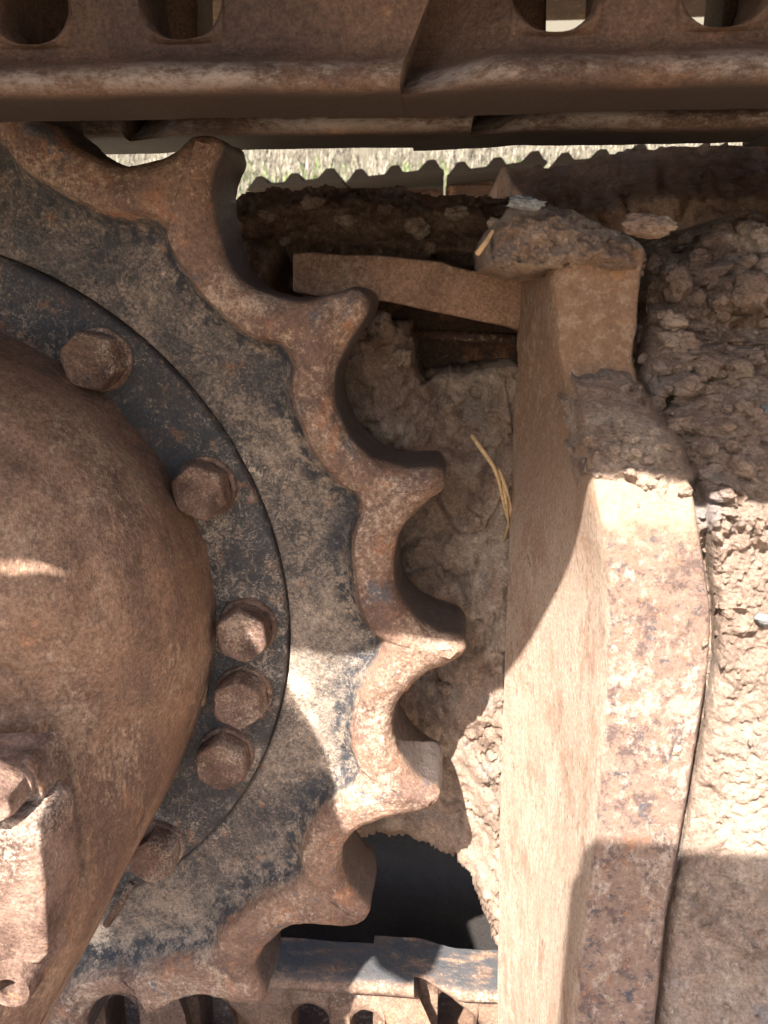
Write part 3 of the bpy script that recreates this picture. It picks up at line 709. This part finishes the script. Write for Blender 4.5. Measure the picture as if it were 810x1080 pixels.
put('stone', M_S[0], 553, 214, 38, 'small grey stone perched on the clod on the post', 'stone', None, (1, .7, .6), (0, .1, 0))
put('flat_stone', M_B[0], 686, 238, 52, 'flat brown stone lying at the top of the soil bank', 'stone', None, (1, .8, .62), (0, .1, .2))
put('clod', M_P[0], 708, 341, 33, 'pale tan rounded clod in the hollow beside the post', 'clod', None, (1, .8, .9))
put('clod', M_B[1], 716, 364, 44, 'wide brown clod just below the pale tan one', 'clod', None, (1, .8, .75))
put('clod', M_B[2], 712, 300, 48, 'large brown clod wedged against the post', 'clod', None, (.8, .8, 1))
GH = 'clods of the upper heap'
for px, py, w, wd in [(762,262,62,'broad'),(793,252,50,'broad'),(736,276,36,'rounded'),(790,306,46,'broad'),(762,318,36,'rounded'),(806,285,40,'rounded'),(735,316,30,'rounded'),(742,388,34,'blunt'),(725,408,32,'blunt'),(752,412,28,'blunt'),(720,446,28,'blunt'),(782,388,30,'blunt'),(762,450,30,'blunt'),(746,476,26,'blunt'),(792,432,28,'blunt'),(780,490,30,'blunt'),(690,280,26,'rounded'),(722,255,26,'rounded')]:
    put('clod', rng.choice(M_B+M_G), px, py, w, f'{wd} brown clod ' + ('of dry soil in the heap above the hollow' if py < 340 else 'of dry soil below the hollow of the bank'), 'clod', GH+' '+wd+(' above' if py < 340 else ' below'), (1, .75, rng.uniform(.7, .95)))
put('clod', M_G[0], 787, 276, 22, 'grey clod stuck in the upper brown heap', 'clod')
put('pebble', M_P[1], 778, 362, 12, 'tiny pale pebble on the brown soil slope', 'pebble')
put('stone', M_S[1], 806, 652, 26, 'dark grey stone half buried in the sunlit bank', 'stone', None, (1, .8, .7))
put('stone', M_S[0], 808, 434, 22, 'dark stone half buried in the shaded bank', 'stone')
put('pebble', M_P[0], 714, 790, 15, 'small pale flake of mud on the sunlit plate', 'pebble', None, (.7, .5, 1))
GR = 'loose grey clods between post and bank'
for px, py, w in [(680,378,16),(690,352,15),(697,388,20),(703,410,26),(684,398,18),(720,424,24),(692,425,22),(640,452,16),(652,447,15),(662,462,22),(622,463,20),(690,455,18),(712,452,16),(728,405,16),(740,395,20),(702,470,18),(755,420,22),(748,498,24),(762,522,26),(735,470,18),(770,470,20),(690,330,14),(735,345,18),(673,345,13),(760,395,14),(705,490,15)]:
    me = rng.choice(M_G+M_G+M_B); cname = 'brown' if me in M_B else 'grey'
    where = 'stuck on the sloping plate shoulder' if px < 672 or (px < 715 and py > 445) else 'in the crevice right beside the post' if px < 705 else 'on the shaded face of the soil bank'
    put('clod', me, px, py, w, f'small crumbly {cname} clod {where}', 'clod', GR+' '+cname+' '+where.split()[0], (1, rng.uniform(.6, .9), rng.uniform(.6, 1)))
for k in range(110):
    px, py = (rng.uniform(672, 808), rng.uniform(250, 520)) if k < 84 else (rng.uniform(612, 700), rng.uniform(405, 500))
    if px < 690 and py < 395: px += 20
    w = 4+14*rng.random()**2.2; me = rng.choice(M_G+M_B)
    put('crumb', me, px, py, w, 'loose crumb of dry soil on the shaded heap beside the post' if k < 84 else 'loose crumb of dry soil on the sloping plate shoulder', 'crumb', 'crumbs on the heap' if k < 84 else 'crumbs on the plate shoulder', (1, rng.uniform(.6, .9), rng.uniform(.6, 1)))
for k in range(70):
    px, py = rng.uniform(742, 808), rng.uniform(545, 1075); px = max(px, 742+(0 if py < 860 else -30*(py > 960)))
    put('crumb', rng.choice(M_G+M_B), px, py, 3+9*rng.random()**2.5, 'loose crumb of soil on the lower face of the bank', 'crumb', 'crumbs on the lower bank', (1, rng.uniform(.5, .8), rng.uniform(.6, 1)))
GB = 'crumbs on the dark soil ridge'
for px, py, w in [(285,228,22),(330,215,26),(365,232,24),(405,222,22),(440,240,30),(480,225,26),(300,255,16),(455,262,20),(520,236,16)]:
    put('clod', rng.choice(M_B), px, py, w, 'lump of dark soil on the ridge above the horizontal bar', 'clod', GB, (1, .8, .75))
GM = 'lumps in the packed soil'
for px, py, w in [(400,345,50),(425,375,34),(470,425,30),(505,410,28),(520,440,22),(455,395,26),(500,545,22),(470,725,20),(505,460,16)]:
    o = put('clod', rng.choice(M_B), px, py, w, 'soil lump stuck in the packed soil beside the sprocket teeth', 'clod', GM, (1, .6, .8))
def straw(pts, r, label, tp=.6):
    n = 24; pts = np.array(pts, float); tt = np.linspace(0, len(pts)-1, n)
    xs = sm(np.interp(tt, range(len(pts)), pts[:, 0]), 2); ys = sm(np.interp(tt, range(len(pts)), pts[:, 1]), 2); ds = np.interp(tt, range(len(pts)), pts[:, 2])
    o = tube('straw', P(xs, ys, ds), r, MAT_STRAW, None, 7, tp); return tag(o, label, 'straw')
straw([(496,457,.13),(511,478,.10),(524,497,.10),(531,530,.11),(540,562,.15)], .0045, 'long bent straw hanging beside the guard plate')
straw([(525,494,.11),(533,512,.10),(540,540,.12),(531,572,.19)], .0040, 'thinner straw crossing the long bent straw')
straw([(530,508,.11),(534,530,.10),(537,556,.14)], .0032, 'short yellow straw caught between two longer straws')
straw([(503,268,-.09),(512,256,-.10),(520,243,-.09)], .0045, 'short twig sticking out of the soil cap')

# ------------------------------------------------------------------ far side: main frame, second track, added shadow arm
POLY_MF = [(520,240),(528,176),(545,182),(560,178),(600,176),(636,164),(665,158),(700,155),(760,153),(830,152),(1000,150),(1100,150),(1100,330),(520,330)]
def d_mf(x, y, e): return 1.25+.5*(1-sstep(0, 60, e))-.3*sstep(600, 800, x)
mf = pxsurf('main_frame', POLY_MF, d_mf, MAT_SOIL_D, 3.0, .8, None, soil_disp(.05, 3, .05, 3, 0, .015, 8), 3.0, 8)
tag(mf, 'dark mud coated machine frame behind the soil bank', 'machine frame')
fart = thing('crawler_track', P(420, 260, 4.8), 'far side crawler track with ribbed shoes seen through the gap', 'crawler track')
p0, p1 = P(258, 200, 4.8), P(690, 167, 4.8); L_ = np.linalg.norm(p1-p0); dv = (p1-p0)/L_
nsh = 4; ps = L_/nsh
FP = [(-.31, 0), (.31, 0), (.31, .05), (.29, .06), (.26, .17), (.21, .17), (.15, .065), (.06, .06), (.035, .15), (-.015, .15), (-.06, .06), (-.16, .06), (-.19, .15), (-.235, .15), (-.28, .05)]
for k in range(nsh):
    bm = bmesh.new(); c = p0+dv*ps*(k+.5); up = np.array([-dv[2], 0, dv[0]])*.5; q = ps/.63
    tl_ = (k % 3-1)*.03
    a = [bm.verts.new(c+dv*u*q+up*(w+u*(tl_+.05))*q+np.array([0, 0, 0])) for u, w in FP]; f = bm.faces.new(a)
    r = bmesh.ops.extrude_face_region(bm, geom=[f]); bmesh.ops.translate(bm, vec=(0, 1.6, 0), verts=[v for v in r['geom'] if isinstance(v, bmesh.types.BMVert)])
    bmesh.ops.recalc_face_normals(bm, faces=bm.faces); bmesh.ops.bevel(bm, geom=list(bm.edges), offset=.008, segments=1, affect='EDGES')
    bm_obj('shoe', bm, MAT_FARSHOE, fart)
    bm = bmesh.new(); bmesh.ops.create_cube(bm, size=1); bmesh.ops.scale(bm, vec=(ps*.98, .12, .36), verts=bm.verts); bmesh.ops.bevel(bm, geom=list(bm.edges), offset=.03, segments=2, affect='EDGES')
    bmesh.ops.translate(bm, vec=c+np.array([0, .5, -.19]), verts=bm.verts); bm_obj('link', bm, MAT_FRAME, fart)
body = thing('machine_body', (0, 2.0, 1.5), 'underside of the machine body and fender above the tracks', 'machine body')
for nm, x0, x1, y0, y1, z0, z1 in (('fender', -2.2, 4.2, -.15, 1.72, 1.62, 1.68), ('deck', -2.5, 4.5, 1.9, 6.6, 2.95, 3.3), ('side_panel', -2.3, 4.3, 1.74, 1.84, 1.62, 3.2)):
    bm = bmesh.new(); bmesh.ops.create_cube(bm, size=1); bmesh.ops.scale(bm, vec=(x1-x0, y1-y0, z1-z0), verts=bm.verts)
    bmesh.ops.bevel(bm, geom=list(bm.edges), offset=.015, segments=2, affect='EDGES'); bmesh.ops.translate(bm, vec=((x0+x1)/2, (y0+y1)/2, (z0+z1)/2), verts=bm.verts); bm_obj(nm, bm, MAT_FRAME, body)
# added shadow arm alongside the track, outside the picture; throws the shadow on the lower plate
arm = thing('shadow_arm', (2.2, -1.6, -1.35), 'unseen rusty box section shadow arm alongside the track', 'shadow arm')
bm = bmesh.new(); bmesh.ops.create_cube(bm, size=1); bmesh.ops.scale(bm, vec=(3.2, .16, .62), verts=bm.verts); bmesh.ops.bevel(bm, geom=list(bm.edges), offset=.03, segments=3, affect='EDGES')
bmesh.ops.translate(bm, vec=(.66+1.6, -1.55, .95), verts=bm.verts); bm_obj('arm_beam', bm, MAT_SHOE, arm)
bm = bmesh.new(); bmesh.ops.create_cone(bm, cap_ends=True, segments=40, radius1=.15, radius2=.15, depth=.18); bmesh.ops.rotate(bm, matrix=Matrix.Rotation(math.pi/2, 3, 'X'), verts=bm.verts)
bmesh.ops.bevel(bm, geom=[e for e in bm.edges if len(e.link_faces) == 2 and e.calc_face_angle(0) > 1], offset=.012, segments=2, affect='EDGES')
bmesh.ops.translate(bm, vec=(1.60, -1.55, 1.20), verts=bm.verts); bm_obj('pin_boss', bm, MAT_SHOE, arm)
bm = bmesh.new(); bmesh.ops.create_cube(bm, size=1); bmesh.ops.scale(bm, vec=(.25, .14, 2.1), verts=bm.verts); bmesh.ops.bevel(bm, geom=list(bm.edges), offset=.02, segments=2, affect='EDGES')
bmesh.ops.translate(bm, vec=(3.6, -1.55, -.36), verts=bm.verts); bm_obj('arm_leg', bm, MAT_SHOE, arm)

# steel bracket added unseen left of the picture to shade housing and sprocket
brk = thing('shadow_bracket', (-.6, -1.05, -1.4), 'rusty steel bracket added unseen outside the track to shade the housing', 'shadow plate')
# plate outline with a round hole for a sun spot on the housing, filled as a strip from hole to rim
outl = [(.175,1.30),(.225,1.205),(.275,1.11),(.32,1.015),(.36,.88),(.40,.75),(.41,.62),(.37,.57),(.28,.62),(.245,.66),(.215,.74),(.17,.77),(-.3,.79),(-.45,.5),(-.5,-1.48),(-.9,-1.48),(-.9,1.30),(-.3,1.30),(.1,1.30)]
hs_ = P(22, 592, -.34); hc = np.array([hs_[0]-.40*.695, hs_[2]+1.2*.695]); hr = .048; nb_ = 72; po = np.array(outl+outl[:1]); sl = np.r_[0, np.cumsum(np.hypot(*np.diff(po, axis=0).T))]
su = np.unique(np.concatenate([np.linspace(0, sl[-1], nb_, endpoint=False), sl[:-1]])); ob = np.stack([np.interp(su, sl, po[:, 0]), np.interp(su, sl, po[:, 1])], 1)
ua = np.linspace(math.atan2(ob[0, 1]-hc[1], ob[0, 0]-hc[0]), math.atan2(ob[0, 1]-hc[1], ob[0, 0]-hc[0])-2*math.pi, len(su), endpoint=False); ib = hc+hr*np.stack([np.cos(ua), np.sin(ua)], 1)
ringsb = [np.insert(q_, 1, yy, axis=1) for q_, yy in ((ib, -1.01), (ib, -1.06), (ob, -1.06), (ob, -1.01))]
mesh_obj('shadow_plate', np.concatenate(ringsb), grid_faces(4, len(su), True)+[(3*len(su)+k, 3*len(su)+(k+1) % len(su), (k+1) % len(su), k) for k in range(len(su))], MAT_SHOE, brk, smooth=False)
hexbolt('bolt', (-.3, -1.06, .9), .05, .05, .2, brk, MAT_BOLT, 77); hexbolt('bolt', (-.6, -1.06, .9), .05, .05, .7, brk, MAT_BOLT, 78)

# ------------------------------------------------------------------ ground, slope and dry grass beyond
GZ = -1.50
n = 90; gx = np.sign(np.linspace(-1, 1, n))*np.abs(np.linspace(-1, 1, n))**2.2*600; gy = np.sign(np.linspace(-1, 1, n))*np.abs(np.linspace(-1, 1, n))**2.2*600
GX, GY = np.meshgrid(gx, gy, indexing='ij')
def gheight(x, y):
    q = np.stack([x, y, 0*x], -1)
    rise = np.maximum(0, y-9)*.42; rise = np.where(rise > 110, 110, rise)
    return GZ+rise+.05*fbm(q, .5, 3, 3)*(np.abs(y) > 1)
V = np.stack([GX, GY, gheight(GX, GY)], -1).reshape(-1, 3)
gm = Mat('dry ground', (0.24, 0.18, 0.125), 1.0, spec=.1); gm.layer(gm.step(gm.noise(1.2, 6, .65), .45, .62), (0.19, 0.15, 0.10)); gm.layer(gm.step(gm.noise(5, 6, .7, off=3), .52, .66), (0.34, 0.27, 0.19)); sx_ = gm.t.nodes.new('ShaderNodeSeparateXYZ'); gm.t.links.new(gm.tc, sx_.inputs[0]); gm.layer(gm.step(sx_.outputs[1], 8.0*S, 9.5*S), (0.085, 0.072, 0.048)); gm.add_bump(gm.noise(30, 6, .7), .01, .6)
ground = mesh_obj('ground', V, grid_faces(n, n), gm.done()); tag(ground, None, None, None, 'structure')
def grass(name, label, npt, y0, y1, hmin, hmax, cols, seed, wid=.02, xr=(-5, 8), px_only=None):
    r = np.random.RandomState(seed)
    y = r.uniform(y0, y1, npt); x = r.uniform(0, 1, npt)*(xr[1]-xr[0])*(y+1.2)/6.0+xr[0]*(y+1.2)/6.0+.9
    cl = fbm(np.stack([x, y, 0*x], -1), .9, 3, seed); keep = cl > -.25
    x, y = x[keep], y[keep]; m_ = len(x)
    z = gheight(x, y); h = r.uniform(hmin, hmax, m_); w = wid*r.uniform(.5, 1.4, m_); a = r.uniform(0, 6.28, m_); ln = r.uniform(.0, .55, m_)*h; la = r.uniform(0, 6.28, m_)
    V = np.zeros((m_, 5, 3)); cx, cyy = np.cos(a)*w, np.sin(a)*w; lx, ly = np.cos(la)*ln, np.sin(la)*ln
    V[:, 0] = np.stack([x-cx, y-cyy, z], 1); V[:, 1] = np.stack([x+cx, y+cyy, z], 1)
    V[:, 2] = np.stack([x+cx*.7+lx*.35, y+cyy*.7+ly*.35, z+h*.6], 1); V[:, 3] = np.stack([x-cx*.7+lx*.35, y-cyy*.7+ly*.35, z+h*.6], 1); V[:, 4] = np.stack([x+lx, y+ly, z+h], 1)
    i = np.arange(m_)*5
    Fc = np.concatenate([np.stack([i, i+1, i+2, i+3], 1)], 0).tolist()+np.stack([i+3, i+2, i+4], 1).tolist()
    M = Mat(name+' mat', cols[0], .8, spec=.2); M.layer(M.step(M.noise(9, 3, .6), .45, .55), cols[1]); M.layer(M.step(M.noise(5, 3, .6, off=4), .55, .62), cols[2])
    o = mesh_obj(name, V.reshape(-1, 3), Fc, M.done(), smooth=False); return tag(o, label, 'grass', None, 'stuff')
grass('dry_grass', 'tall pale dry grass and stalks on the slope behind the machine', 26000, 9.5, 26, .25, .9, [(0.13, 0.105, 0.07), (0.24, 0.205, 0.15), (0.04, 0.03, 0.022)], 3, .022)
grass('green_grass', 'patches of green grass among the dry stalks', 13000, 9.5, 22, .2, .6, [(0.07, 0.10, 0.025), (0.12, 0.15, 0.045), (0.05, 0.075, 0.02)], 9, .04)
